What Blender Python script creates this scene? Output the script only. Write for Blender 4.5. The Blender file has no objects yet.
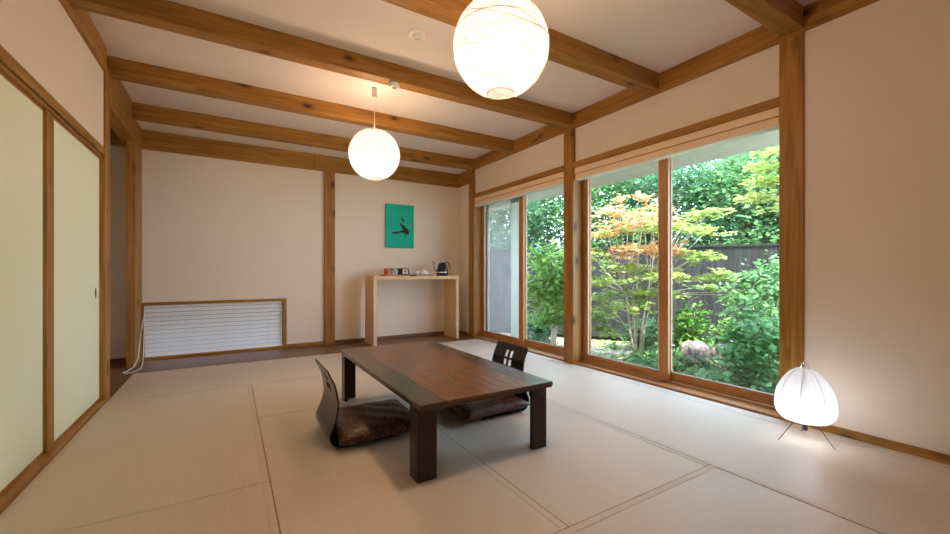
import bpy, bmesh, math, random
import numpy as np
from mathutils import Vector, Matrix
PI = math.pi
C = bpy.context.scene.collection
sc = bpy.context.scene

# ------------------------------------------------------------------ materials
def nmat(name):
    m = bpy.data.materials.new(name); m.use_nodes = True
    nt = m.node_tree; nt.nodes.clear()
    out = nt.nodes.new('ShaderNodeOutputMaterial')
    return m, nt, out
def L(nt, a, b): nt.links.new(a, b)
def coords(nt, scale=(1, 1, 1), rot=(0, 0, 0)):
    tc = nt.nodes.new('ShaderNodeTexCoord'); mp = nt.nodes.new('ShaderNodeMapping')
    mp.inputs['Scale'].default_value = scale; mp.inputs['Rotation'].default_value = rot
    L(nt, tc.outputs['Object'], mp.inputs['Vector']); return mp.outputs['Vector']
def ramp(nt, fac, stops):
    r = nt.nodes.new('ShaderNodeValToRGB'); e = r.color_ramp.elements
    while len(e) < len(stops): e.new(0.5)
    for i, (p, c) in enumerate(stops):
        e[i].position = p; e[i].color = (*c, 1)
    L(nt, fac, r.inputs['Fac']); return r.outputs['Color']
def noise(nt, vec, scale, detail=3, rough=.5, dist=0):
    n = nt.nodes.new('ShaderNodeTexNoise'); n.inputs['Scale'].default_value = scale
    n.inputs['Detail'].default_value = detail; n.inputs['Roughness'].default_value = rough
    n.inputs['Distortion'].default_value = dist
    L(nt, vec, n.inputs['Vector']); return n.outputs['Fac']
def bump(nt, h, strength=.2, dist=.01):
    b = nt.nodes.new('ShaderNodeBump'); b.inputs['Strength'].default_value = strength
    b.inputs['Distance'].default_value = dist; L(nt, h, b.inputs['Height']); return b.outputs['Normal']
def bsdf(nt, out, rough=.5, spec=.5, metal=0):
    p = nt.nodes.new('ShaderNodeBsdfPrincipled'); p.inputs['Roughness'].default_value = rough
    p.inputs['Specular IOR Level'].default_value = spec; p.inputs['Metallic'].default_value = metal
    L(nt, p.outputs[0], out.inputs['Surface']); return p
def mixc(nt, fac, a, b, mode='MIX'):
    m = nt.nodes.new('ShaderNodeMix'); m.data_type = 'RGBA'; m.blend_type = mode
    if isinstance(fac, float): m.inputs[0].default_value = fac
    else: L(nt, fac, m.inputs[0])
    for k, v in ((6, a), (7, b)):
        if isinstance(v, tuple): m.inputs[k].default_value = (*v, 1)
        else: L(nt, v, m.inputs[k])
    return m.outputs[2]

def plain(name, col, rough=.5, metal=0, spec=.5, var=.06, sc_=8):
    m, nt, out = nmat(name); p = bsdf(nt, out, rough, spec, metal)
    f = noise(nt, coords(nt), sc_, 2)
    a = tuple(max(0, c*(1-var)) for c in col); b = tuple(min(1, c*(1+var)) for c in col)
    L(nt, ramp(nt, f, [(.3, a), (.7, b)]), p.inputs['Base Color'])
    return m
def wood(name, dark, mid, light, axis='Z', scale=1.0, rough=.45, knots=True, spec=.35, off=0.0):
    m, nt, out = nmat(name); p = bsdf(nt, out, rough, spec)
    s = [14, 14, 14]; s['XYZ'.index(axis)] = .9
    v = coords(nt, tuple(q*scale for q in s))
    f = noise(nt, v, 1.6, 5, .6, .6)
    s2 = [60, 60, 60]; s2['XYZ'.index(axis)] = 2
    f2 = noise(nt, coords(nt, tuple(s2)), 1.5, 2, .5)
    c = ramp(nt, f, [(.28, dark), (.48, mid), (.72, light)])
    c = mixc(nt, .25, c, ramp(nt, f2, [(.35, dark), (.65, light)]))
    if knots:
        s3 = [5.5, 5.5, 5.5]; s3['XYZ'.index(axis)] = 2.6
        vo = nt.nodes.new('ShaderNodeTexVoronoi'); vo.inputs['Scale'].default_value = 1.0
        L(nt, coords(nt, tuple(s3)), vo.inputs['Vector'])
        k = ramp(nt, vo.outputs['Distance'], [(.06, (1, 1, 1)), (.12, (.45,)*3), (.24, (0, 0, 0))])
        c = mixc(nt, k, c, tuple(q*.18 for q in dark))
    L(nt, c, p.inputs['Base Color'])
    L(nt, bump(nt, f2, .12, .003), p.inputs['Normal'])
    return m

BE = dict(dark=(.17, .072, .011), mid=(.32, .148, .026), light=(.46, .235, .055))
M = {}
for ax in 'XYZ':
    M['beam'+ax] = wood('timber_'+ax, BE['dark'], BE['mid'], BE['light'], ax)
    M['sash'+ax] = wood('sash_wood_'+ax, (.28, .125, .036), (.43, .20, .06), (.54, .27, .09), ax, knots=False, rough=.4)
    M['oak'+ax] = wood('pale_wood_'+ax, (.58, .38, .20), (.68, .47, .27), (.78, .57, .35), ax, knots=False, rough=.5)
    M['dark'+ax] = wood('dark_wood_'+ax, (.018, .009, .006), (.03, .014, .009), (.045, .021, .013), ax, knots=False, rough=.3)
M['plank'] = wood('floor_plank', (.10, .045, .02), (.17, .08, .035), (.24, .12, .055), 'X', rough=.35, knots=False)
M['plankY'] = wood('floor_plank_y', (.10, .045, .02), (.17, .08, .035), (.24, .12, .055), 'Y', rough=.35, knots=False)
M['tabletop'] = wood('tabletop_wood', (.055, .033, .022), (.075, .045, .03), (.10, .06, .04), 'Y', 1.5, .24, False, .6)
M['inlay'] = wood('tabletop_centre', (.13, .055, .024), (.18, .08, .036), (.23, .105, .05), 'Y', 1.8, .26, False, .5)

def plaster(name, col, b=.05):
    m, nt, out = nmat(name); p = bsdf(nt, out, .9, .15)
    v = coords(nt)
    f = noise(nt, v, 1.2, 3)
    L(nt, ramp(nt, f, [(.3, tuple(c*.97 for c in col)), (.7, col)]), p.inputs['Base Color'])
    L(nt, bump(nt, noise(nt, v, 160, 2), b, .002), p.inputs['Normal'])
    return m
M['wall'] = plaster('wall_plaster', (.80, .725, .63), .15)
M['ceil'] = plaster('ceiling_paper', (.82, .75, .73))
M['fusuma'] = plaster('door_paper', (.84, .93, .74))
M['exterior'] = plaster('exterior_plaster', (.7, .69, .66))
M['soffit'] = plain('eave_board', (.62, .62, .62), .7)

def tatami(name, along):
    m, nt, out = nmat(name); p = bsdf(nt, out, .42, .5)
    v = coords(nt)
    def wv(dirn, scale, dist):
        w = nt.nodes.new('ShaderNodeTexWave'); w.wave_type = 'BANDS'; w.bands_direction = dirn
        w.inputs['Scale'].default_value = scale; w.inputs['Distortion'].default_value = dist
        w.inputs['Detail'].default_value = 1
        L(nt, v, w.inputs['Vector']); return w.outputs['Fac']
    a, b = ('Y', 'X') if along == 'X' else ('X', 'Y')
    w1 = wv(b, 30, .3); w2 = wv(a, 65, .2)
    h = nt.nodes.new('ShaderNodeMath'); h.operation = 'MULTIPLY'; L(nt, w1, h.inputs[0]); L(nt, w2, h.inputs[1])
    n1 = noise(nt, v, .9, 3)
    s = (3, 90, 1) if along == 'X' else (90, 3, 1)
    n2 = noise(nt, coords(nt, s), 1, 2)
    c = ramp(nt, n1, [(.3, (.655, .56, .465)), (.7, (.705, .61, .52))])
    c = mixc(nt, .12, c, ramp(nt, n2, [(.3, (.48, .42, .32)), (.7, (.72, .66, .54))]))
    c = mixc(nt, .14, c, ramp(nt, h.outputs[0], [(0, (.34, .29, .20)), (.6, (.66, .60, .47))]))
    L(nt, c, p.inputs['Base Color'])
    L(nt, bump(nt, h.outputs[0], .35, .002), p.inputs['Normal'])
    return m
M['tatX'] = tatami('tatami_weave_x', 'X'); M['tatY'] = tatami('tatami_weave_y', 'Y')
M['heri'] = plain('mat_border_cloth', (.63, .555, .465), .65, var=.05, sc_=60)
M['filler'] = plain('pale_edge_strip', (.60, .55, .46), .5)

def glass(name):
    m, nt, out = nmat(name)
    t = nt.nodes.new('ShaderNodeBsdfTransparent'); t.inputs[0].default_value = (.97, .985, .98, 1)
    g = nt.nodes.new('ShaderNodeBsdfGlossy'); g.inputs['Roughness'].default_value = .01
    f = nt.nodes.new('ShaderNodeLayerWeight'); f.inputs[0].default_value = .5
    pw = nt.nodes.new('ShaderNodeMath'); pw.operation = 'POWER'; L(nt, f.outputs['Facing'], pw.inputs[0]); pw.inputs[1].default_value = 5
    ml = nt.nodes.new('ShaderNodeMath'); ml.operation = 'MULTIPLY_ADD'; L(nt, pw.outputs[0], ml.inputs[0]); ml.inputs[1].default_value = .9; ml.inputs[2].default_value = .035
    mx = nt.nodes.new('ShaderNodeMixShader'); L(nt, ml.outputs[0], mx.inputs[0]); L(nt, t.outputs[0], mx.inputs[1]); L(nt, g.outputs[0], mx.inputs[2])
    L(nt, mx.outputs[0], out.inputs[0]); return m
M['glass'] = glass('window_glass')
def haze_sheet_mat():
    m, nt, out = nmat('haze_sheet')
    t = nt.nodes.new('ShaderNodeBsdfTransparent'); d = nt.nodes.new('ShaderNodeBsdfDiffuse'); d.inputs[0].default_value = (.62, .6, .66, 1)
    w = nt.nodes.new('ShaderNodeBsdfTranslucent'); w.inputs[0].default_value = (.62, .6, .66, 1)
    a = nt.nodes.new('ShaderNodeMixShader'); a.inputs[0].default_value = .5; L(nt, d.outputs[0], a.inputs[1]); L(nt, w.outputs[0], a.inputs[2])
    mx = nt.nodes.new('ShaderNodeMixShader'); mx.inputs[0].default_value = .32
    L(nt, t.outputs[0], mx.inputs[1]); L(nt, a.outputs[0], mx.inputs[2]); L(nt, mx.outputs[0], out.inputs[0]); return m
M['haze'] = haze_sheet_mat()  # pale see-through colour imitating reflected haze on the glass
def paper(name, tr=.5, col=(.93, .88, .83)):
    m, nt, out = nmat(name)
    t = nt.nodes.new('ShaderNodeBsdfTransparent'); t.inputs[0].default_value = (1, .97, .93, 1)
    d = nt.nodes.new('ShaderNodeBsdfDiffuse'); w = nt.nodes.new('ShaderNodeBsdfTranslucent')
    f = noise(nt, coords(nt), 60, 3)
    c = ramp(nt, f, [(.3, tuple(q*.93 for q in col)), (.7, col)])
    L(nt, c, d.inputs[0]); L(nt, c, w.inputs[0])
    a = nt.nodes.new('ShaderNodeMixShader'); a.inputs[0].default_value = .6; L(nt, d.outputs[0], a.inputs[1]); L(nt, w.outputs[0], a.inputs[2])
    mx = nt.nodes.new('ShaderNodeMixShader'); mx.inputs[0].default_value = 1-tr
    L(nt, t.outputs[0], mx.inputs[1]); L(nt, a.outputs[0], mx.inputs[2]); L(nt, mx.outputs[0], out.inputs[0]); return m
M['paper'] = paper('washi_paper', .60, (.30, .33, .40))
M['frosted'] = paper('frosted_panel', .12, (.82, .88, .84))
M['paper_low'] = paper('washi_paper_thick', .5, (.72, .72, .72))
def emit(name, col, s):
    m, nt, out = nmat(name); e = nt.nodes.new('ShaderNodeEmission'); e.inputs[0].default_value = (*col, 1); e.inputs[1].default_value = s
    L(nt, e.outputs[0], out.inputs[0]); return m
WARM = (1, .66, .40)
M['bulb'] = emit('lit_bulb', WARM, 100)
M['bulb_low'] = emit('lit_bulb_small', (.80, .88, 1), 30)
M['rib'] = plain('shade_wire', (.09, .075, .065), .6)
M['ribpale'] = plain('pale_shade_wire', (.5, .5, .52), .6)
M['rust'] = plain('opening_ring', (.45, .18, .10), .5)
M['white'] = plain('white_plastic', (.9, .9, .9), .4, var=.02)
M['blackmetal'] = plain('black_metal', (.03, .03, .035), .35)
M['brownmetal'] = plain('brown_metal_wire', (.09, .045, .04), .35)
M['chrome'] = plain('polished_steel', (.65, .66, .68), .15, 1)
M['black'] = plain('black_lacquer', (.006, .005, .005), .5, spec=.2)
M['zaisu'] = plain('black_brown_plywood', (.013, .010, .008), .25)
M['kettle'] = plain('kettle_enamel', (.015, .016, .018), .12)
M['red'] = plain('red_packet', (.55, .03, .02), .5)
M['grey'] = plain('grey_ceramic', (.33, .32, .30), .4)
M['palegrey'] = plain('pale_ceramic', (.55, .62, .66), .4)
M['porcelain'] = plain('porcelain', (.85, .85, .86), .15, var=.01)
M['tray'] = plain('tray_wood', (.42, .22, .09), .5)
M['canvas'] = plain('green_canvas', (.0, .46, .33), .75, var=.05, sc_=5)
M['ink'] = plain('ink', (.02, .012, .006), .6)
M['cream'] = plain('cream_card', (.75, .72, .5), .6)
M['aluminium'] = plain('pale_frame', (.62, .68, .64), .5)
M['blindwood'] = plain('pale_shade_fabric', (.86, .66, .48), .7, var=.03)
M['shadeline'] = plain('shade_seam', (.45, .30, .18), .7)
M['slat'] = plain('blind_slat', (.80, .83, .86), .45, var=.02)
M['brass'] = plain('dark_brass', (.12, .08, .04), .35, 1)

def cushion_mat():
    m, nt, out = nmat('brown_satin'); p = bsdf(nt, out, .38, .4)
    v = coords(nt)
    vo = nt.nodes.new('ShaderNodeTexVoronoi'); vo.inputs['Scale'].default_value = 48; L(nt, coords(nt, (1, .55, 1), (0, 0, .5)), vo.inputs['Vector'])
    f = noise(nt, v, 30, 3)
    c = ramp(nt, vo.outputs['Distance'], [(.12, (.34, .14, .055)), (.38, (.075, .026, .012)), (.8, (.022, .009, .006))])
    c = mixc(nt, f, c, (.05, .02, .012))
    L(nt, c, p.inputs['Base Color']); L(nt, bump(nt, vo.outputs['Distance'], .35, .004), p.inputs['Normal'])
    return m
M['cushion'] = cushion_mat()

def leaf_mat(name, c0, c1, c2, trans=.45, scale=2.2):
    m, nt, out = nmat(name)
    f = noise(nt, coords(nt), scale, 4, .7)
    c = ramp(nt, f, [(.3, c0), (.5, c1), (.7, c2)])
    d = nt.nodes.new('ShaderNodeBsdfPrincipled'); d.inputs['Roughness'].default_value = .5; w = nt.nodes.new('ShaderNodeBsdfTranslucent')
    L(nt, c, d.inputs['Base Color']); L(nt, c, w.inputs[0])
    mx = nt.nodes.new('ShaderNodeMixShader'); mx.inputs[0].default_value = trans
    L(nt, d.outputs[0], mx.inputs[1]); L(nt, w.outputs[0], mx.inputs[2]); L(nt, mx.outputs[0], out.inputs[0]); return m
M['leaf_dark'] = leaf_mat('leaf_forest', (.04, .12, .06), (.08, .21, .10), (.16, .32, .17))
M['leaf_mid'] = leaf_mat('leaf_mid', (.07, .18, .06), (.13, .29, .10), (.25, .42, .16))
M['leaf_bright'] = leaf_mat('leaf_bright', (.09, .24, .05), (.19, .38, .07), (.36, .52, .15))
M['leaf_maple'] = leaf_mat('leaf_maple', (.24, .38, .08), (.38, .48, .13), (.52, .56, .22), .5, 1.5)
M['leaf_red'] = leaf_mat('leaf_maple_tip', (.60, .44, .16), (.72, .42, .20), (.80, .40, .26), .5, 1.8)
M['bark'] = plain('bark_dark', (.10, .075, .055), .9, var=.4, sc_=20)
M['bark_pale'] = plain('bark_pale', (.50, .42, .34), .9, var=.3, sc_=14)
def ground_mat():
    m, nt, out = nmat('garden_soil'); p = bsdf(nt, out, .95, .1)
    v = coords(nt); f = noise(nt, v, 1.3, 5, .65); g = noise(nt, v, 38, 4, .7)
    c = ramp(nt, g, [(.32, (.10, .08, .05)), (.5, (.28, .23, .16)), (.7, (.50, .43, .35))])
    c = mixc(nt, ramp(nt, f, [(.45, (0, 0, 0)), (.58, (1, 1, 1))]), c, ramp(nt, g, [(.3, (.08, .16, .04)), (.7, (.30, .42, .14))]))
    L(nt, c, p.inputs['Base Color']); L(nt, bump(nt, g, .8, .03), p.inputs['Normal']); return m
M['ground'] = ground_mat()
def fence_mat():
    m, nt, out = nmat('weathered_fence_board'); p = bsdf(nt, out, .9, .08)
    f = noise(nt, coords(nt, (22, 22, 1.2)), 1, 4, .6)
    L(nt, ramp(nt, f, [(.3, (.012, .013, .013)), (.7, (.042, .042, .040))]), p.inputs['Base Color']); return m
M['fence'] = fence_mat()
def rock_mat():
    m, nt, out = nmat('garden_rock'); p = bsdf(nt, out, .9, .2)
    f = noise(nt, coords(nt), 14, 6, .75)
    L(nt, ramp(nt, f, [(.36, (.06, .05, .045)), (.5, (.22, .18, .16)), (.66, (.46, .41, .38))]), p.inputs['Base Color'])
    L(nt, bump(nt, f, .8, .04), p.inputs['Normal']); return m
M['rock'] = rock_mat()

# ------------------------------------------------------------------ mesh helpers
def box(bm, x0, x1, y0, y1, z0, z1, bev=0.0, seg=1):
    b = bmesh.new(); bmesh.ops.create_cube(b, size=1)
    bmesh.ops.scale(b, vec=(x1-x0, y1-y0, z1-z0), verts=b.verts)
    bmesh.ops.translate(b, vec=((x0+x1)/2, (y0+y1)/2, (z0+z1)/2), verts=b.verts)
    if bev: bmesh.ops.bevel(b, geom=b.edges[:], offset=bev, segments=seg, affect='EDGES', profile=.5)
    merge(bm, b)
def merge(bm, b):
    me = bpy.data.meshes.new('tmp'); b.to_mesh(me); b.free(); bm.from_mesh(me); bpy.data.meshes.remove(me)
def tube(bm, pts, r, seg=8, closed=False, cap=True):
    pts = [Vector(p) for p in pts]; n = len(pts); rings = []
    rs = r if isinstance(r, (list, tuple)) else [r]*n
    prev = None
    for i, p in enumerate(pts):
        if closed: t = pts[(i+1) % n]-pts[(i-1) % n]
        else: t = pts[min(i+1, n-1)]-pts[max(i-1, 0)]
        t.normalize()
        if prev is None:
            a = Vector((0, 0, 1)) if abs(t.z) < .9 else Vector((1, 0, 0)); u = t.cross(a).normalized()
        else: u = (prev-t*prev.dot(t)).normalized()
        prev = u; w = t.cross(u)
        rings.append([bm.verts.new(p+(u*math.cos(2*PI*k/seg)+w*math.sin(2*PI*k/seg))*rs[i]) for k in range(seg)])
    for i in range(n if closed else n-1):
        a, b = rings[i], rings[(i+1) % n]
        for k in range(seg):
            bm.faces.new((a[k], a[(k+1) % seg], b[(k+1) % seg], b[k]))
    if cap and not closed: bm.faces.new(rings[0][::-1]); bm.faces.new(rings[-1])
def lathe(bm, prof, seg=32, c=(0, 0, 0), caps=False):
    rings = []
    for r, z in prof:
        rings.append([bm.verts.new((c[0]+r*math.cos(2*PI*k/seg), c[1]+r*math.sin(2*PI*k/seg), c[2]+z)) for k in range(seg)])
    for a, b in zip(rings, rings[1:]):
        for k in range(seg): bm.faces.new((a[k], a[(k+1) % seg], b[(k+1) % seg], b[k]))
    if caps: bm.faces.new(rings[0][::-1]); bm.faces.new(rings[-1])
def prism(bm, poly, y0, y1):      # polygon in xz, extruded in y
    a = [bm.verts.new((x, y0, z)) for x, z in poly]; b = [bm.verts.new((x, y1, z)) for x, z in poly]
    n = len(poly); bm.faces.new(a); bm.faces.new(b[::-1])
    for i in range(n): bm.faces.new((a[i], b[i], b[(i+1) % n], a[(i+1) % n]))
def obj(name, bm, mat, parent=None, smooth=False):
    bmesh.ops.recalc_face_normals(bm, faces=bm.faces[:])
    me = bpy.data.meshes.new(name); bm.to_mesh(me); bm.free()
    if smooth: me.shade_smooth()
    o = bpy.data.objects.new(name, me); me.materials.append(mat); C.objects.link(o)
    if parent: o.parent = parent
    return o
def bobj(name, mat, parent, *boxes, bev=0.002, seg=1):
    bm = bmesh.new()
    for b in boxes: box(bm, *b, bev=bev, seg=seg)
    return obj(name, bm, mat, parent)
def struct(o): o['kind'] = 'structure'; return o
def thing(name, label, cat, loc=(0, 0, 0), rz=0, group=None):
    o = bpy.data.objects.new(name, None); C.objects.link(o); o.location = loc; o.rotation_euler = (0, 0, rz); o.empty_display_size = .1
    return tag(o, label, cat, group)
def tag(o, label, cat, group=None, kind=None):
    o['label'] = label; o['category'] = cat
    if group: o['group'] = group
    if kind: o['kind'] = kind
    return o
def copy_tree(o, parent=None):
    c = o.copy(); C.objects.link(c); c.parent = parent
    for ch in list(o.children): copy_tree(ch, c)
    return c

# ------------------------------------------------------------------ dimensions
WX = 3.2       # face of posts on the window wall
LX = -.81      # face of posts on the door wall
YB = 5.85      # back wall
CZ = 2.73      # main ceiling
CZ2 = 2.60     # lower ceiling by the back wall
PB = 2.57      # bottom of wall plates
YR = -1.6      # rear wall

# floor slab, mats, boards
struct(bobj('floor', M['plank'], None, (-1.75, 3.5, YR-.1, 6.0, -.2, -.055), bev=0))
G = .0018
def mat_(x0, x1, y0, y1, along, label):
    t = thing('tatami_mat', label, 'mat', ((x0+x1)/2, (y0+y1)/2, -.055), 0, 'tatami mats')
    w, d = (x1-x0)/2-G, (y1-y0)/2-G; h = .033
    if along == 'X':
        bobj('woven_surface', M['tatX'], t, (-w, w, -d, d, .0, .0535), bev=.002)
        for s in (-1, 1): bobj('cloth_border', M['heri'], t, (-w, w, min(s*d, s*(d-h)), max(s*d, s*(d-h)), .0536, .055), bev=.0006)
    else:
        bobj('woven_surface', M['tatY'], t, (-w, w, -d, d, .0, .0535), bev=.002)
        for s in (-1, 1): bobj('cloth_border', M['heri'], t, (min(s*w, s*(w-h)), max(s*w, s*(w-h)), -d, d, .0536, .055), bev=.0006)
    return t
X0, X1, X2, X3, X4 = LX, .168, 1.14, 2.138, 3.13
Y0, Y1, Y2, Y3, Y4, Y5 = -.79, .195, 1.17, 3.155, 4.12, 5.165
mat_(X0, X1, 2.17, Y4, 'Y', 'straw tatami mat along the sliding doors, farther of the two, ending by the left post')
mat_(X0, X1, Y1, 2.17, 'Y', 'straw tatami mat in the front left corner of the floor')
mat_(X1, X3, Y3, Y4, 'X', 'straw tatami mat lying crosswise just behind the low table')
mat_(X1, X2, Y2, Y3, 'Y', 'straw tatami mat under the left half of the low table and left cushion')
mat_(X2, X3, Y2, Y3, 'Y', 'straw tatami mat under the right half of the low table and right cushion')
mat_(X1, X3, Y1, Y2, 'X', 'straw tatami mat crosswise in the foreground, in front of the low table')
mat_(X3, X4, 2.19, Y4, 'Y', 'pale tatami mat along the windows beside the middle window post')
mat_(X3, X4, .215, 2.19, 'Y', 'pale tatami mat along the right wall under the paper floor lamp')
mat_(X0, X2, Y4, Y5, 'X', 'greyish tatami mat against the floorboards in front of the low blind')
mat_(X2, X4, Y4, Y5, 'X', 'pale tatami mat in front of the console table')
struct(bobj('trim_1', M['plank'], None, (LX, WX, Y5, YB, -.055, .001), bev=.001))
struct(bobj('trim_2', M['plankY'], None, (-1.6, LX-.002, Y4+.13, YB, -.055, .001), bev=.001))
struct(bobj('trim_3', M['filler'], None, (X4+.002, WX, YR, Y5, -.055, -.001), bev=.001))
struct(bobj('trim_4', M['plank'], None, (LX, X4, YR, .19, -.055, -.002), bev=0))   # boards behind the viewpoint

# walls
struct(bobj('wall_right', M['wall'], None, (3.215, 3.45, YR, 1.17, -.2, 2.95),      # plain wall
            (3.235, 3.45, 1.17, 5.4, 2.136, 2.95),                       # above the windows
            (3.225, 3.45, 5.40, 6.05, -.2, 2.95), bev=0))
wl = .585      # low window in the back wall
struct(bobj('wall_back', M['wall'], None, (-1.75, -.845, YB, 6.05, -.2, 2.95), (-.845, wl+.06, YB, 6.05, .655, 2.95),
            (wl+.06, 3.225, YB, 6.05, -.2, 2.95), (-.845, wl+.06, YB, 6.05, -.2, .0), bev=0))
struct(bobj('wall_left', M['wall'], None, (-.99, -.824, YR, 4.13, 1.94, 2.95), (-.99, -.85, YR, 1.4, -.2, 1.95),
            (-1.75, -1.6, 4.2, 6.0, -.2, 2.95), (-1.75, -.99, 4.13, 4.27, -.2, 2.95), bev=0))
struct(bobj('wall_rear', M['wall'], None, (-1.0, 3.45, YR-.12, YR, -.2, 2.95), bev=0))
struct(bobj('ceiling', M['ceil'], None, (-1.75, 3.45, YR-.12, 5.34, CZ, 2.95), (-1.75, 3.45, 5.34, 6.05, CZ2, 2.95), bev=0))

# timber frame: each member one structure object
tn = [4]
def trim(mat, *boxes, bev=.004):
    tn[0] += 1
    return struct(bobj('trim_%d' % tn[0], M[mat], None, *boxes, bev=bev))
trim('beamY', (WX-.001, 3.3, YR, 5.33, PB, CZ+.01))                     # plate over the windows
trim('beamY', (WX-.001, 3.3, 5.33, YB, 2.385, CZ2+.02))
trim('beamY', (-.95, -.806, YR, 4.14, 2.535, CZ+.01))                   # plate over the doors
trim('beamY', (-.965, LX-.03, 4.262, YB, 2.37, CZ+.01))
for (a, b) in ((1.150, 1.277), (2.184, 2.32), (3.221, 3.345), (4.291, 4.41)):
    trim('beamX', (LX-.02, WX, a, b, 2.592, CZ+.01))
trim('beamX', (LX-.03, 1.02, 5.327, 5.42, 2.575, CZ+.01)); trim('beamX', (1.024, WX, 5.327, 5.42, 2.575, CZ+.01))
trim('beamX', (-1.6, .98, 5.82, YB+.01, 2.385, CZ2+.01)); trim('beamX', (.984, WX, 5.82, YB+.01, 2.385, CZ2+.01))
trim('beamX', (LX-.02, WX, .05, .19, 2.592, CZ+.01)); trim('beamX', (LX-.02, WX, -1.05, -.91, 2.592, CZ+.01))
# posts of the window wall
trim('beamZ', (WX, 3.40, 1.150, 1.288, -.05, PB+.01))
trim('beamZ', (WX, 3.39, 3.221, 3.368, -.05, PB+.01))
trim('beamZ', (WX, 3.42, 5.322, 5.472, -.05, 2.40))
# lintels
for a, b in ((1.288, 3.221), (3.368, 5.322)): trim('beamY', (WX, 3.4, a, b, 2.135, 2.195), bev=.002)
# door wall: post, lintel, threshold, mullion
trim('beamZ', (-.95, LX, 4.13, 4.262, -.05, 2.60))
trim('beamY', (-.96, -.812, 1.4, 4.13, 1.896, 1.954), bev=.010)
trim('beamY', (-.96, -.832, 1.4, 4.13, 1.876, 1.893), bev=.001)
trim('beamY', (-.96, LX, YR, 4.13, -.055, .026), bev=.003)
trim('beamZ', (-.925, -.838, 3.06, 3.162, .026, 1.88), bev=.003)
# corner post and back post
trim('beamZ', (-.918, -.842, 5.479, YB, 0, 2.39))
trim('beamZ', (1.115, 1.255, 5.815, YB+.01, 0, 2.39))
# baseboards
struct(bobj('baseboard_right', M['beamY'], None, (3.196, 3.22, YR, 1.148, -.05, .045), bev=.002))
struct(bobj('baseboard_back_left', M['beamX'], None, (wl+.065, 1.113, YB-.018, YB+.005, .0, .05), bev=.002))
struct(bobj('baseboard_back', M['plank'], None, (1.257, WX+.02, YB-.018, YB+.005, 0, .05),
            (-1.6, -.98, YB-.018, YB+.005, 0, .05), bev=.002))
struct(bobj('baseboard_far_right', M['beamY'], None, (3.205, 3.23, 5.474, YB-.02, .0, .05), bev=.002))

# ------------------------------------------------------------------ sliding doors of the left wall
def fusuma(n, y0, y1, x, edge):
    d = bobj('door_%d' % n, M['sashZ'], None, (x-.022, x, y0, y0+.004, .028, 1.875), (x-.022, x, y1-.004, y1, .028, 1.875),
             (x-.022, x, y0, y1, .028, .042), (x-.022, x, y0, y1, 1.862, 1.876), bev=.001)
    struct(d)
    bobj('paper_panel', M['fusuma'], d, (x-.018, x-.002, y0+.002, y1-.002, .04, 1.864), bev=0)
    if edge:
        bm = bmesh.new(); lathe(bm, [(.001, .012), (.016, .012), (.021, .006), (.021, 0)], 20)
        for v in bm.verts: v.co = Vector((v.co.z*.35, v.co.x*.62, v.co.y*1.9))
        h = obj('finger_pull', bm, M['brass'], d, True); h.location = (x-.002, y1-.10, .845)
fusuma(1, 2.15, 3.058, -.852, False)
fusuma(2, 3.16, 4.128, -.846, True)
fusuma(3, 1.41, 2.16, -.88, False)

# ------------------------------------------------------------------ window sashes
def sash(parent, x, y0, y1, sy0, sy1, bot=.10, top=2.08, th=.034, z0=.02):
    fr = bobj('sash_frame', M['sashY'], parent, (x, x+th, y0, y1, z0, bot), (x, x+th, y0, y1, top-.012, top+.04), bev=.003)
    bobj('stile', M['sashZ'], fr, (x+.0005, x+th-.0005, y0, y0+sy0, bot, top), bev=.002)
    bobj('stile', M['sashZ'], fr, (x+.0005, x+th-.0005, y1-sy1, y1, bot, top), bev=.002)
    bobj('glass_pane', M['glass'], fr, (x+th/2-.003, x+th/2+.003, y0+sy0-.005, y1-sy1+.005, bot-.005, top), bev=0)
    bobj('glazing_bead', M['aluminium'], fr, (x+.004, x+.012, y0+sy0, y1-sy1, bot, bot+.008), (x+.004, x+.012, y0+sy0, y0+sy0+.008, bot, top),
         (x+.004, x+.012, y1-sy1-.008, y1-sy1, bot, top), bev=0)
    return fr
def window(n, y0, y1, mid):
    w = bobj('window_%d' % n, M['sashY'], None, (3.215, 3.45, y0, y1, -.05, .012), (3.215, 3.225, y0, y1, .012, .014),
             (3.32, 3.45, y0, y1, 2.122, 2.135), (3.425, 3.45, y0, y0+.03, .012, 2.12), (3.425, 3.45, y1-.03, y1, .012, 2.12), bev=.002)
    struct(w)
    sash(w, 3.345, mid-.045, y1-.002, .092, .065)      # inner leaf, far side
    sash(w, 3.388, y0+.002, mid+.045, .05, .085)
    return w
w1 = window(1, 1.29, 3.219, 2.245)
w2 = window(2, 3.37, 5.32, 4.33)
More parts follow.
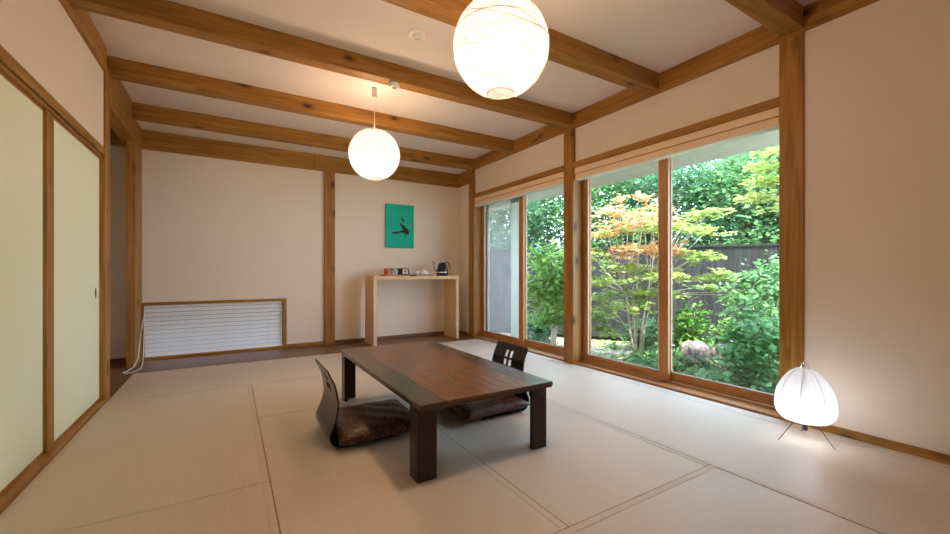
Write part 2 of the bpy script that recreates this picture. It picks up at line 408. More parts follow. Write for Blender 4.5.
# made-up translucent panel imitating a pale reflected strip and haze in the far leaf
s = bobj('haze_panel', M['frosted'], w2, (3.43, 3.447, 4.40, 4.68, .02, 2.11), (3.43, 3.447, 5.25, 5.30, .02, 2.11),
         (3.43, 3.447, 4.40, 5.30, .02, .07), (3.43, 3.447, 4.40, 5.30, 1.98, 2.11), bev=.002)
bobj('mesh', M['haze'], s, (3.437, 3.4375, 4.67, 5.26, .06, 1.99), bev=0)  # added sheet, puts the pane's reflection haze into colour
for n, (a, b, lab) in enumerate(((1.292, 3.217, 'raised pale fabric window shade under the lintel of the nearer, larger-looking window'),
                                 (3.372, 5.318, 'raised pale fabric window shade under the lintel of the far window'))):
    t = thing('window_shade', lab, 'window shade', (3.26, (a+b)/2, 2.134), 0, 'raised shades over the windows')
    h = (b-a)/2
    bobj('head_box', M['blindwood'], t, (-.045, .045, -h, h, -.062, 0), bev=.004)
    bobj('folded_fabric', M['blindwood'], t, (-.038, .038, -h+.004, h-.004, -.118, -.066), bev=.006, seg=2)
    bobj('seam', M['shadeline'], t, (-.0465, -.03, -h+.002, h-.002, -.066, -.0625), bev=0)
    bobj('bottom_rail', M['white'], t, (-.042, .042, -h+.002, h-.002, -.132, -.119), bev=.003)

# low window with venetian blind
w = bobj('window_3', M['beamX'], None, (-.84, wl+.06, YB-.02, YB+.06, .622, .656), (wl+.022, wl+.06, YB-.0195, YB+.06, 0.0, .622),
         (-.84, -.822, YB-.0195, YB+.06, .03, .622), (-.84, wl+.022, YB-.02, YB+.1, 0.002, .034), bev=.002)
struct(w)
bobj('glass_pane', M['glass'], w, (-.83, wl+.03, YB+.10, YB+.106, .02, .64), bev=0)
bobj('sash_frame', M['sashX'], w, (-.83, wl+.03, YB+.09, YB+.12, .0, .04), (-.83, wl+.03, YB+.09, YB+.12, .61, .65), (-.15, -.10, YB+.09, YB+.12, .04, .61), bev=.002)
t = thing('venetian_blind', 'white venetian blind with half closed slats covering the low window', 'blind', (-.118, YB+.034, .62))
bobj('headrail', M['white'], t, (-.712, .712, -.02, .02, -.032, 0), bev=.003)
bm = bmesh.new()
for k in range(11):
    z = -.06-k*.0505
    sb = bmesh.new(); box(sb, -.712, .712, -.027, .027, -.0009, .0009)
    bmesh.ops.rotate(sb, verts=sb.verts, matrix=Matrix.Rotation(math.radians(54), 3, 'X'))
    bmesh.ops.translate(sb, verts=sb.verts, vec=(0, 0, z)); merge(bm, sb)
obj('slats', bm, M['slat'], t)
bobj('bottom_rail', M['white'], t, (-.712, .712, -.014, .014, -.59, -.574), bev=.003)
for x in (-.55, 0, .55):
    bm = bmesh.new(); tube(bm, [(x, -.0165, -.03), (x, -.0165, -.58)], .0013, 5); obj('ladder_cord', bm, M['white'], t)
bm = bmesh.new()
ox, oy = .118, -(YB+.034)
W_ = [(-.815, 5.83, .60), (-.815, 5.79, .5), (-.81, 5.60, .38), (-.80, 5.44, .25), (-.80, 5.36, .12), (-.83, 5.30, .035), (-.88, 5.26, .006), (-.90, 5.24, .006), (-.87, 5.16, .006), (-.81, 5.22, .006), (-.775, 5.34, .012), (-.78, 5.48, .05), (-.80, 5.66, .22), (-.812, 5.79, .46), (-.812, 5.83, .60)]
tube(bm, [(x+ox, y+oy, z-.62) for x, y, z in W_], .0045, 6)
obj('pull_cord', bm, M['white'], t, True)

# ------------------------------------------------------------------ low table
t = thing('low_table', 'low dark wooden table with a lighter reddish centre band on the mats', 'table', (1.159, 2.532, 0))
hx, hy = .407, .798
bm = bmesh.new()
poly = [(-hx+.012, .351), (-hx+.004, .356), (-hx, .366), (-hx, .376), (-hx+.005, .3815), (-.262, .3815), (-.262, .370), (.262, .370), (.262, .3815), (hx-.005, .3815), (hx, .376), (hx, .366), (hx-.004, .356), (hx-.012, .351)]
prism(bm, poly, -hy, hy)
obj('tabletop', bm, M['tabletop'], t)
bobj('centre_panel', M['inlay'], t, (-.2615, .2615, -hy+.0005, hy-.0005, .3702, .3817), bev=0)
bobj('apron', M['darkX'], t, (-hx+.09, hx-.09, -hy+.15, -hy+.17, .31, .351), (-hx+.09, hx-.09, hy-.17, hy-.15, .31, .351),
     (-hx+.06, -hx+.08, -hy+.13, hy-.13, .30, .351), (hx-.08, hx-.06, -hy+.13, hy-.13, .30, .351), bev=.003)
for sx in (-1, 1):
    for sy in (-1, 1):
        xo, yo = sx*(hx-.007), sy*(hy-.045)
        bm = bmesh.new()
        xs = sorted((xo, xo-sx*.104)); ys = sorted((yo, yo-sy*.024)); box(bm, xs[0], xs[1], ys[0], ys[1], 0, .3515, .002)
        xs = sorted((xo, xo-sx*.024)); ys = sorted((yo-sy*.0241, yo-sy*.094)); box(bm, xs[0], xs[1], ys[0], ys[1], 0, .3515, .002)
        xs = sorted((xo-sx*.024, xo-sx*.075)); ys = sorted((yo-sy*.0245, yo-sy*.07)); box(bm, xs[0], xs[1], ys[0], ys[1], .28, .351, .002)
        obj('leg', bm, M['darkZ'], t)

# ------------------------------------------------------------------ legless chairs
def zaisu(loc, rz, label):
    t = thing('legless_chair', label, 'chair', loc, rz, 'legless chairs at the low table')
    prof = [(.40, .012), (.30, .010), (.16, .009), (.07, .010), (.03, .018), (.006, .045), (0, .085), (.018, .13), (.036, .18), (.046, .24), (.040, .30), (.026, .36), (.002, .412), (-.012, .444)]
    def smoothp(P, n=7):
        out = []
        for i in range(len(P)-1):
            p0 = P[max(i-1, 0)]; p1 = P[i]; p2 = P[i+1]; p3 = P[min(i+2, len(P)-1)]
            for j in range(n):
                u = j/n
                out.append(tuple(.5*((2*p1[k])+(-p0[k]+p2[k])*u+(2*p0[k]-5*p1[k]+4*p2[k]-p3[k])*u*u+(-p0[k]+3*p1[k]-3*p2[k]+p3[k])*u**3) for k in (0, 1)))
        out.append(P[-1]); return out
    P = smoothp(prof); NY = 40
    def hw(z, x):
        if z < .1: return .212
        if z > .40: return .192-.022*max(0, (z-.43)/.025)**2
        return .212-.020*(z-.1)/.3
    cut = lambda y, z: (.012 < abs(y) < .047) and (.352 < z < .396 or .292 < z < .336)
    bm = bmesh.new(); th = .009; V = {}
    ysn = sorted(set([-1+2*j/NY for j in range(NY+1)]))
    rows = []
    for i, (x, z) in enumerate(P):
        x2, z2 = P[min(i+1, len(P)-1)]; x1, z1 = P[max(i-1, 0)]
        tx, tz = x2-x1, z2-z1; l = math.hypot(tx, tz); nx, nz = -tz/l, tx/l
        rows.append((x, z, nx, nz))
    def ring(side):
        R = []
        for (x, z, nx, nz) in rows:
            R.append([bm.verts.new((x+side*nx*th/2, s_*hw(z, x), z+side*nz*th/2)) for s_ in ysn])
        return R
    A, B = ring(1), ring(-1); fa = set(); n = len(rows)
    for i in range(n-1):
        for j in range(NY):
            zc = (rows[i][1]+rows[i+1][1])/2; yc = (ysn[j]+ysn[j+1])/2*hw(zc, 0)
            if rows[i][0] < .06 and cut(yc, zc): continue
            fa.add((i, j))
    for (i, j) in fa:
        bm.faces.new((A[i][j], A[i+1][j], A[i+1][j+1], A[i][j+1])); bm.faces.new((B[i][j], B[i][j+1], B[i+1][j+1], B[i+1][j]))
        for di, dj, p, q in ((-1, 0, (i, j), (i, j+1)), (1, 0, (i+1, j), (i+1, j+1)), (0, -1, (i, j), (i+1, j)), (0, 1, (i, j+1), (i+1, j+1))):
            if (i+di, j+dj) not in fa:
                bm.faces.new((A[p[0]][p[1]], A[q[0]][q[1]], B[q[0]][q[1]], B[p[0]][p[1]]))
    bmesh.ops.delete(bm, geom=[v for v in bm.verts if not v.link_faces], context='VERTS')
    # split the single shell into backrest and seat parts
    seat = bm.copy()
    bmesh.ops.delete(bm, geom=[f for f in bm.faces if f.calc_center_median().x > .07], context='FACES')
    bmesh.ops.delete(seat, geom=[f for f in seat.faces if f.calc_center_median().x <= .07], context='FACES')
    obj('backrest', bm, M['zaisu'], t, True); obj('seat', seat, M['zaisu'], t, True)
    return t
zaisu((.483, 2.565, 0), 0, 'black bentwood legless chair on the left of the low table, seen from behind')
zaisu((1.850, 2.515, 0), PI, 'black bentwood legless chair beyond the low table, four small cutouts in its back')

def cushion(loc, rz, label, w=.272, d=.285, h=.10, seed=1):
    bm = bmesh.new(); N = 28; rnd = random.Random(seed)
    top = []; bot = []
    for i in range(N+1):
        a = []; b = []
        for j in range(N+1):
            u, v = -1+2*i/N, -1+2*j/N
            pin = 1-.05*(1-u*u)-.0
            pin2 = 1-.05*(1-v*v)
            x = u*w*pin2; y = v*d*pin
            e = (max(0, 1-u**6)*max(0, 1-v**6))**.5
            wr = .004*math.sin(9*u+3*v+seed)*math.sin(7*v-seed)
            z = h*.42+e*(h*.5+wr)
            a.append(bm.verts.new((x, y, z))); 
            b.append(a[-1] if (i in (0, N) or j in (0, N)) else bm.verts.new((x, y, h*.42-e*h*.42)))
        top.append(a); bot.append(b)
    for i in range(N):
        for j in range(N):
            bm.faces.new((top[i][j], top[i+1][j], top[i+1][j+1], top[i][j+1]))
            bm.faces.new((bot[i][j], bot[i][j+1], bot[i+1][j+1], bot[i+1][j]))
    t = thing('floor_cushion', label, 'cushion', loc, rz, 'brown floor cushions')
    obj('cushion_cover', bm, M['cushion'], t, True)
    for sx in (-1, 1):
        for sy in (-1, 1):
            bm = bmesh.new()
            for k in range(4):
                q = rnd.uniform(-.5, .5)
                tube(bm, [(sx*w*.99, sy*d*.99, h*.42), (sx*(w+.018)+q*.012, sy*(d+.018)-q*.012, h*.30)], .0016, 4)
            obj('corner_tassel', bm, M['cushion'], t)
cushion((.787, 2.555, .0135), 0, 'brown satin floor cushion on the left legless chair, its pattern catching the light', seed=1)
cushion((1.565, 2.54, .0135), 0.03, 'brown satin floor cushion on the right chair, seen beneath the table top', seed=2)

# ------------------------------------------------------------------ console table and what stands on it
CX0, CX1, CYF, CYB, CH = 1.655, 2.965, 5.36, 5.76, .943
t = thing('console_table', 'pale wooden open-fronted console table against the back wall', 'table', ((CX0+CX1)/2, (CYF+CYB)/2, 0))
cw, cd = (CX1-CX0)/2, (CYB-CYF)/2
bobj('top_panel', M['oakX'], t, (-cw, cw, -cd, cd, CH-.047, CH), bev=.002)
bobj('side_panel', M['oakZ'], t, (-cw, -cw+.048, -cd, cd, .001, CH-.0471), bev=.002)
bobj('side_panel', M['oakZ'], t, (cw-.048, cw, -cd, cd, .001, CH-.0471), bev=.002)
def tray(x, y, w, d, label):
    t = bobj('serving_tray', M['tray'], None, (-w, w, -d, d, 0, .006), (-w, w, -d, -d+.008, .006, .02), (-w, w, d-.008, d, .006, .02),
             (-w, -w+.008, -d+.008, d-.008, .006, .02), (w-.008, w, -d+.008, d-.008, .006, .02), bev=.001)
    t.location = (x, y, CH); return tag(t, label, 'tray', 'trays on the console table')
tray(2.02, 5.52, .185, .10, 'long brown wooden tray at the left end of the console table')
tray(2.42, 5.52, .15, .10, 'small brown wooden tray carrying the white tea things')
def cup(x, y, r, h, mat, label, lid=None):
    t = thing('cup', label, 'cup', (x, y, CH+.0062), 0, 'cups on the left tray')
    bm = bmesh.new(); lathe(bm, [(.0005, 0), (r*.85, 0), (r*.97, .008), (r, h), (r*.9, h), (r*.85, .01), (.0005, .008)], 24)
    obj('cup_body', bm, M[mat], t, True)
    if lid:
        bm = bmesh.new(); lathe(bm, [(r*1.03, h-.006), (r*1.03, h+.006), (r*.5, h+.01), (.0005, h+.011)], 24); obj('lid', bm, M[lid], t, True)
cup(1.882, 5.50, .033, .092, 'red', 'small red tumbler at the left end of the tray', 'red')
cup(1.962, 5.50, .027, .092, 'grey', 'dark grey tumbler with a black rim next to the red one', 'black')
cup(2.020, 5.50, .026, .090, 'palegrey', 'pale blue grey tumbler beside the dark box')
t = thing('snack_box', 'black box with a cream label and red dot on the left tray', 'box', (2.135, 5.54, CH+.0062))
bm = bmesh.new(); prism(bm, [(-.085, 0), (.10, 0), (.075, .105), (-.085, .105)], -.04, .04); obj('carton', bm, M['black'], t)
bm = bmesh.new(); prism(bm, [(-.012, .025), (.072, .025), (.06, .092), (-.012, .092)], -.043, -.0405); lb = obj('paper_label', bm, M['cream'], t)
bm = bmesh.new(); lathe(bm, [(.0005, 0), (.017, 0), (.017, .002), (.0005, .002)], 20)
for v in bm.verts: v.co = Vector((v.co.x, -v.co.z, v.co.y))
d_ = obj('red_mark', bm, M['red'], lb); d_.location = (.026, -.0435, .06)
o = bobj('remote_control', M['black'], None, (-.032, .032, -.05, .05, 0, .018), bev=.004); o.location = (2.268-.02, 5.42, CH+.0005)
tag(o, 'small flat black remote control at the front edge between the two trays', 'remote control')
t = thing('teacup', 'small white porcelain cup left of the teapot', 'cup', (2.335, 5.50, CH+.0062))
bm = bmesh.new(); lathe(bm, [(.0005, .002), (.018, .002), (.022, .01), (.036, .035), (.042, .062), (.039, .062), (.032, .036), (.0005, .014)], 24); obj('cup_bowl', bm, M['porcelain'], t, True)
bm = bmesh.new(); tube(bm, [(-.038, 0, .055), (-.055, 0, .058), (-.058, 0, .035), (-.036, 0, .025)], .004, 6); obj('handle', bm, M['porcelain'], t, True)
t = thing('teapot', 'squat white porcelain teapot on the small tray', 'teapot', (2.458, 5.52, CH+.0062))
bm = bmesh.new(); lathe(bm, [(.0005, 0), (.04, 0), (.068, .02), (.074, .038), (.062, .06), (.035, .07), (.0005, .071)], 28); obj('pot_body', bm, M['porcelain'], t, True)
bm = bmesh.new(); lathe(bm, [(.034, .071), (.03, .078), (.01, .082), (.012, .092), (.0005, .097)], 20); obj('lid', bm, M['porcelain'], t, True)
bm = bmesh.new(); tube(bm, [(-.062, 0, .03), (-.09, 0, .045), (-.102, 0, .068)], [.013, .009, .006], 8); obj('spout', bm, M['porcelain'], t, True)
bm = bmesh.new(); tube(bm, [(.065, 0, .03), (.10, 0, .022), (.14, 0, .045), (.165, 0, .062)], [.008, .007, .007, .009], 8); obj('handle', bm, M['porcelain'], t, True)
t = thing('electric_kettle', 'black and chrome gooseneck kettle on its base at the console end', 'kettle', (2.772, 5.53, CH))
bm = bmesh.new(); lathe(bm, [(.0005, 0), (.092, 0), (.094, .012), (.088, .022), (.0005, .022)], 32); obj('power_base', bm, M['kettle'], t, True)
bm = bmesh.new(); lathe(bm, [(.0005, .023), (.088, .023), (.09, .04), (.082, .10), (.062, .17), (.046, .195), (.0005, .195)], 32); kb = obj('kettle_body', bm, M['kettle'], t, True)
bm = bmesh.new(); lathe(bm, [(.0905, .045), (.0915, .05), (.0885, .066), (.087, .066)], 32); obj('steel_band', bm, M['chrome'], kb, True)
bm = bmesh.new(); lathe(bm, [(.046, .196), (.043, .208), (.015, .214), (.014, .226), (.018, .236), (.0005, .24)], 24); obj('lid', bm, M['chrome'], t, True)
bm = bmesh.new(); tube(bm, [(-.082, 0, .07), (-.118, -.0, .085), (-.135, 0, .12), (-.142, 0, .17), (-.155, 0, .205), (-.172, 0, .212)], [.009, .007, .006, .006, .006, .005], 8); obj('spout', bm, M['brownmetal'], t, True)
bm = bmesh.new(); tube(bm, [(.045, 0, .195), (.075, 0, .215), (.105, 0, .19), (.122, 0, .14), (.118, 0, .11)], [.007, .009, .009, .008, .006], 8); obj('handle', bm, M['blackmetal'], t, True)

# picture
t = thing('wall_picture', 'green canvas picture with a dark brush-drawn bird on the back wall', 'picture', (2.205, YB-.001, 1.692))
bobj('canvas', M['canvas'], t, (-.222, .222, -.034, 0, -.327, .327), bev=.002)
def blob(poly, y):
    bm = bmesh.new(); prism(bm, poly, -.0358, -.0335)
    return obj('brush_stroke', bm, M['ink'], t)
def pp(px, py): return ((px-217)/123*.213*1.0, -(py-272)/195*.32)
S = lambda pts: [pp(*p) for p in pts]
blob(S([(135, 333), (170, 324), (205, 320), (235, 308), (262, 308), (270, 322), (300, 345), (270, 335), (215, 330), (185, 345), (150, 341)]), 0)
blob(S([(206, 238), (222, 246), (250, 262), (272, 285), (290, 305), (302, 320), (294, 350), (272, 340), (258, 318), (240, 295), (222, 268)]), 0)
blob(S([(221, 186), (240, 202), (254, 218), (248, 236), (236, 224)]), 0)
blob(S([(262, 330), (268, 332), (266, 372), (260, 372)]), 0)
blob(S([(300, 300), (307, 294), (315, 302), (307, 310)]), 0)

# ------------------------------------------------------------------ paper lanterns
R = .235
def sph(r, k0, k1, n=26, sq=1.0):
    return [(max(.0005, r*math.sin(a)), -r*sq*math.cos(a)) for a in [k0+(k1-k0)*i/n for i in range(n+1)]]
def bulb(parent, r, z, mat):
    bm = bmesh.new(); bmesh.ops.create_icosphere(bm, subdivisions=2, radius=r); o = obj('light_bulb', bm, mat, parent, True); o.location = (0, 0, z)
def lantern(loc, label, rings, seed):
    t = thing('pendant_lantern', label, 'pendant lamp', loc, 0, 'round paper pendant lanterns')     # origin at the sphere centre
    bm = bmesh.new(); lathe(bm, sph(R, .29, PI-.20), 48); obj('paper_shade', bm, M['paper'], t, True)
    bm = bmesh.new(); rnd = random.Random(seed); RR = R+.0012
    for k in range(8):
        a = PI*k/4+math.radians(-124.9 if rings else -84.8)
        tube(bm, [(RR*math.sin(p)*math.cos(a), RR*math.sin(p)*math.sin(a), -RR*math.cos(p)) for p in [.29+(PI-.49)*i/24 for i in range(25)]], .0012, 4, cap=False)
    if rings:
        for k in range(9):
            d = R*(-.72+k*.19+rnd.uniform(-.03, .03)); tl = rnd.uniform(.0, .45); az = rnd.uniform(0, 2*PI)
            if k > 6: tl = .1
            n = Vector((math.sin(tl)*math.cos(az), math.sin(tl)*math.sin(az), math.cos(tl)))
            u = n.cross(Vector((0, 1, .1))).normalized(); w_ = n.cross(u); rr = math.sqrt(max(.0001, RR*RR-d*d))
            tube(bm, [n*d+(u*math.cos(q)+w_*math.sin(q))*rr for q in [2*PI*i/48 for i in range(48)]], .0012, 4, closed=True)
        for k in range(6):
            p = .36+k*.07
            tube(bm, [(RR*math.sin(p)*math.cos(q), RR*math.sin(p)*math.sin(q), -RR*math.cos(p)) for q in [2*PI*i/40 for i in range(40)]], .0006, 4, closed=True)
    else:
        for k in range(12):
            p = .45+k*.2
            tube(bm, [(RR*math.sin(p)*math.cos(q), RR*math.sin(p)*math.sin(q), -RR*math.cos(p)) for q in [2*PI*i/40 for i in range(40)]], .0004, 4, closed=True)
    obj('rib_wires', bm, M['rib'], t)
    bm = bmesh.new(); rr = R*math.sin(.29); z = -R*math.cos(.29)
    tube(bm, [(rr*math.cos(q), rr*math.sin(q), z) for q in [2*PI*i/36 for i in range(36)]], .0022, 6, closed=True); obj('opening_ring', bm, M['rust'], t, True)
    bm = bmesh.new(); tube(bm, [(0, 0, .075), (0, 0, CZ-loc[2]-.09)], .0035, 8); obj('cord', bm, M['white'], t, True)
    bm = bmesh.new(); lathe(bm, [(.0005, -.10), (.0215, -.10), (.023, -.094), (.023, -.002), (.0005, -.002)], 24); o = obj('ceiling_canopy', bm, M['white'], t, True); o.location = (0, 0, CZ-loc[2])
    bm = bmesh.new(); lathe(bm, [(.0005, .064), (.018, .064), (.018, .10), (.0005, .10)], 16); obj('socket', bm, M['white'], t, True)
    bulb(t, .092, -.03, M['bulb'])
lantern((1.166, 3.745, 2.103), 'smaller-looking round white paper lantern hanging farther away by the back beams', False, 1)
lantern((1.145, 1.644, 2.107), 'big round white paper lantern hanging nearest, with irregular wire ribs', True, 5)

# floor lamp
t = thing('floor_lamp', 'small onion-shaped white paper lamp on thin wire legs by the right post', 'lamp', (2.902, 1.035, 0))
P_ = [(.030, .128), (.07, .122), (.115, .136), (.138, .165), (.147, .205), (.145, .25), (.135, .305), (.108, .36), (.075, .405), (.045, .428), (.028, .434)]
bm = bmesh.new(); lathe(bm, P_, 48); obj('paper_shade', bm, M['paper_low'], t, True)
bm = bmesh.new()
for k in range(8):
    a = 2*PI*k/8+.2; tube(bm, [((r+.001)*math.cos(a), (r+.001)*math.sin(a), z) for r, z in P_], .0014, 4, cap=False)
for i in (0, 10):
    r, z = P_[i]; tube(bm, [(r*math.cos(q), r*math.sin(q), z) for q in [2*PI*j/24 for j in range(24)]], .002, 5, closed=True)
obj('rib_wires', bm, M['ribpale'], t)
for (x, y) in ((-.112, .092), (.004, -.138), (.165, .078)):
    bm = bmesh.new(); tube(bm, [(x, y, .0025), (x*.42, y*.42, .115), (x*.1, y*.1, .30), (0, 0, .43)], .0022, 6); obj('leg', bm, M['brownmetal'], t, True)
bm = bmesh.new(); tube(bm, [(.0, .022, .425), (.0, .016, .462), (0, 0, .47), (0, -.016, .462), (.0, -.022, .425)], .0016, 5); obj('top_loop', bm, M['chrome'], t, True)
bm = bmesh.new(); lathe(bm, [(.0005, .07), (.013, .07), (.014, .14), (.0005, .14)], 12); obj('socket', bm, M['blackmetal'], t, True)
bulb(t, .05, .20, M['bulb_low'])

# ceiling devices
t = thing('smoke_detector', 'flat round white smoke detector on the ceiling', 'detector', (1.166, 2.737, CZ))
bm = bmesh.new(); lathe(bm, [(.066, -.001), (.066, -.008), (.055, -.014), (.0005, -.014)], 32); obj('base_plate', bm, M['white'], t, True)
bm = bmesh.new(); lathe(bm, [(.034, -.0145), (.032, -.028), (.0005, -.03)], 24); obj('sensor_dome', bm, M['porcelain'], t, True)
t = thing('beam_sensor', 'small white round sensor fixed under the second beam', 'sensor', (1.19, 3.283, 2.592))
bm = bmesh.new(); lathe(bm, [(.045, 0), (.046, -.03), (.038, -.038), (.0005, -.038)], 28); obj('sensor_body', bm, M['white'], t, True)
bm = bmesh.new(); lathe(bm, [(.02, -.0385), (.017, -.043), (.0005, -.044)], 20); obj('lens', bm, M['grey'], t, True)

# ------------------------------------------------------------------ outside
def gz(x, y):
    z = -.5+.0*x
    z += .42*math.exp(-(((x-7.0)/1.3)**2+((y-2.7)/1.3)**2))
    z += .12*math.exp(-(((x-5.6)/.9)**2+((y-3.2)/.9)**2))
    z += .03*math.sin(x*2.3+y)*math.cos(y*1.7)
    return z
bm = bmesh.new(); NX, NY_ = 70, 90; vs = []
for i in range(NX+1):
    vs.append([bm.verts.new((3.46+i*.24, -4+j*.26, gz(3.46+i*.24, -4+j*.26))) for j in range(NY_+1)])
for i in range(NX):
    for j in range(NY_): bm.faces.new((vs[i][j], vs[i+1][j], vs[i+1][j+1], vs[i][j+1]))
g = obj('ground', bm, M['ground'], None, True); struct(g)
struct(bobj('roof', M['soffit'], None, (-2.2, 4.12, YR-.8, 7.0, 2.96, 3.05), bev=0))
bm = bmesh.new(); prism(bm, [(3.45, 2.36), (4.10, 2.125), (4.13, 2.115), (4.13, 2.30), (3.45, 2.95)], YR-.8, 7.0); e = obj('trim_50', bm, M['soffit'], None); struct(e)
# yard behind the low window
struct(bobj('ground_behind', M['ground'], None, (-3, 3.4, 6.06, 10, -.6, -.5), bev=0))
struct(bobj('wall_light_block', M['fence'], None, (-3, 3.4, 7.3, 7.4, -.6, 1.6), bev=0))  # unseen wall added to dim the daylight behind the low blind
struct(bobj('trim_51', M['exterior'], None, (3.30, 3.45, 1.15, 5.4, -.6, -.05), bev=0))

# fence, boards running diagonally behind the garden
FA, FB = Vector((3.9, 10.6, 0)), Vector((11.0, .6, 0)); FL = (FB-FA).length; fd = (FB-FA).normalized()
t = thing('wooden_fence', 'dark weathered vertical board fence behind the garden', 'fence', FA, math.atan2(fd.y, fd.x))
rnd = random.Random(3); bm = bmesh.new(); x = 0
while x < FL:
    wd = .145+rnd.uniform(-.008, .008); dz = rnd.uniform(-.008, .008)
    box(bm, x, x+wd-.002, -.011, .011, -.66, 1.5+dz); x += wd
obj('boards', bm, M['fence'], t)
bobj('top_rail', M['fence'], t, (0, FL, -.045, .03, 1.5, 1.54)); bobj('rail', M['fence'], t, (0, FL, .012, .05, .62, .70)); bobj('rail', M['fence'], t, (0, FL, -.06, -.012, -.42, -.33))
for k in range(7): bobj('post', M['fence'], t, (k*FL/6-.05, k*FL/6+.05, .013, .11, -.7, 1.5))

def leaves(pts, size, rnd, flat=.5, elong=1.7):
    n = len(pts); P = np.array(pts)
    rs = np.random.RandomState(rnd)
    nr = rs.normal(size=(n, 3)); nr[:, 2] = np.abs(nr[:, 2])+flat*2; nr /= np.linalg.norm(nr, axis=1, keepdims=True)
    a = rs.normal(size=(n, 3)); u = np.cross(nr, a); u /= np.linalg.norm(u, axis=1, keepdims=True); w = np.cross(nr, u)
    s = (size*(.6+.8*rs.rand(n)))[:, None]
    v = np.stack([P-u*s*elong*.5, P+w*s*.5, P+u*s*elong*.5, P-w*s*.5], 1).reshape(-1, 3)
    f = np.arange(4*n).reshape(-1, 4)
    return v, f
def leaf_obj(name, pts, size, mat, parent, seed=0, flat=.5, elong=1.7):
    v, f = leaves(pts, size, seed, flat, elong)
    me = bpy.data.meshes.new(name); me.from_pydata(v.tolist(), [], f.tolist()); me.materials.append(M[mat])
    o = bpy.data.objects.new(name, me); C.objects.link(o); o.parent = parent; return o
def clumps(rs, centre, rad, nclump, per, crad, squash=.8):
    out = []
    for _ in range(nclump):
        d = rs.normal(size=3); d /= np.linalg.norm(d); q = np.array(centre)+d*np.array(rad)*rs.uniform(.35, 1)**.6
        p = rs.normal(size=(per, 3))*crad*np.array([1, 1, squash])*.5+q
        out.append(p)
    return np.concatenate(out)
def trunk(parent, pts, rs_, mat='bark', name='trunk'):
    bm = bmesh.new(); tube(bm, pts, rs_, 8); return obj(name, bm, M[mat], parent, True)
def branches(parent, base, tips, r, mat='bark', seed=0, name='branches'):
    rnd = random.Random(seed); bm = bmesh.new()
    for tp in tips:
        b = Vector(base); e = Vector(tp); pts = [b+(e-b)*k/5+Vector((rnd.uniform(-.04, .04), rnd.uniform(-.04, .04), .12*math.sin(PI*k/5)*(e-b).length*.3)) for k in range(6)]
        tube(bm, pts, [r*(1-.15*k) for k in range(6)], 6)
    return obj(name, bm, M[mat], parent, True)

# forest trees beyond the fence
def forest(x, y, h, rad, mat, label, seed, nc=125, per=105, size=.08):
    z0 = -.5; rs = np.random.RandomState(seed)
    t = thing('tree', label, 'tree', (x, y, z0), 0, 'forest trees beyond the fence')
    lean = rs.uniform(-.3, .3, 2)
    trunk(t, [(0, 0, -.1), (lean[0]*.4, lean[1]*.4, h*.3), (lean[0], lean[1], h*.6), (lean[0]*1.2, lean[1]*1.4, h*.85)], [.14, .11, .08, .04])
    tips = [(rs.uniform(-1, 1)*rad*.8, rs.uniform(-1, 1)*rad*.8, h*rs.uniform(.55, .95)) for _ in range(7)]
    branches(t, (lean[0]*.4, lean[1]*.4, h*.33), tips, .05, seed=seed)
    P = clumps(rs, (lean[0]*.7, lean[1]*.7, h*.56), (rad, rad, h*.44), nc, per, .62)
    leaf_obj('foliage', P, size, mat, t, seed)
FT = [(7.4, 10.6, 4.9, 1.9, 'leaf_dark', 'dark green forest tree filling the left pane of the far window above the fence'),
      (9.3, 8.7, 5.0, 1.8, 'leaf_mid', 'mid green forest tree behind the middle window post and left edge of the maple'),
      (10.6, 6.9, 5.0, 1.8, 'leaf_dark', 'dark forest tree behind the stile where the leaves of the near window meet'),
      (11.3, 5.1, 5.1, 1.7, 'leaf_mid', 'mid green forest tree in the middle of the right pane of the near window'),
      (11.9, 3.6, 5.0, 1.6, 'leaf_dark', 'dark forest tree at the far right edge of the near window'),
      (8.8, 13.3, 6.0, 2.2, 'leaf_mid', 'tall tree standing deep behind the dark tree in the far window'),
      (13.2, 9.6, 6.2, 2.3, 'leaf_mid', 'tall pale tree standing deep behind the orange-tipped maple'),
      (15.0, 5.9, 6.4, 2.3, 'leaf_mid', 'tall tree deepest behind the right pane of the near window')]
for i, (x, y, h, r, m, lab) in enumerate(FT): forest(x, y, h, r, m, lab, 10+i)

# maple with several slender stems and flat layers of leaves
mx, my = 5.75, 4.35; mz = gz(mx, my)
t = thing('maple_tree', 'slender multi-stemmed maple with yellow-green leaves and orange tips', 'tree', (mx, my, mz))
rt = Vector((math.cos(math.radians(31.2)), -math.sin(math.radians(31.2)), 0)); fw = Vector((math.sin(math.radians(31.2)), math.cos(math.radians(31.2)), 0))
stems = [[(0, 0, -.05), (-.10, 0, .5), (-.16, .02, 1.1), (-.38, .05, 1.8), (-.5, .1, 2.4)],
         [(.02, .02, -.05), (-.02, .05, .6), (-.02, .1, 1.2), (-.12, .1, 1.8), (-.1, .1, 2.25)],
         [(.05, 0, -.05), (.10, 0, .6), (.20, -.05, 1.3), (.26, -.1, 1.8), (.22, -.1, 2.3)],
         [(.08, 0, -.05), (.16, .05, .5), (.32, .1, 1.2), (.52, .1, 1.8), (.8, .1, 2.2)],
         [(0, .02, -.05), (.05, .1, .7), (.1, .2, 1.5), (.14, .2, 1.9), (.2, .2, 2.35)]]
for s_ in stems:
    trunk(t, [(rt*a+fw*b+Vector((0, 0, c))) for a, b, c in s_], [.022, .019, .016, .011, .005], 'bark_pale', 'stem')
rs = np.random.RandomState(4); pads = []; red = []
bmb = bmesh.new()
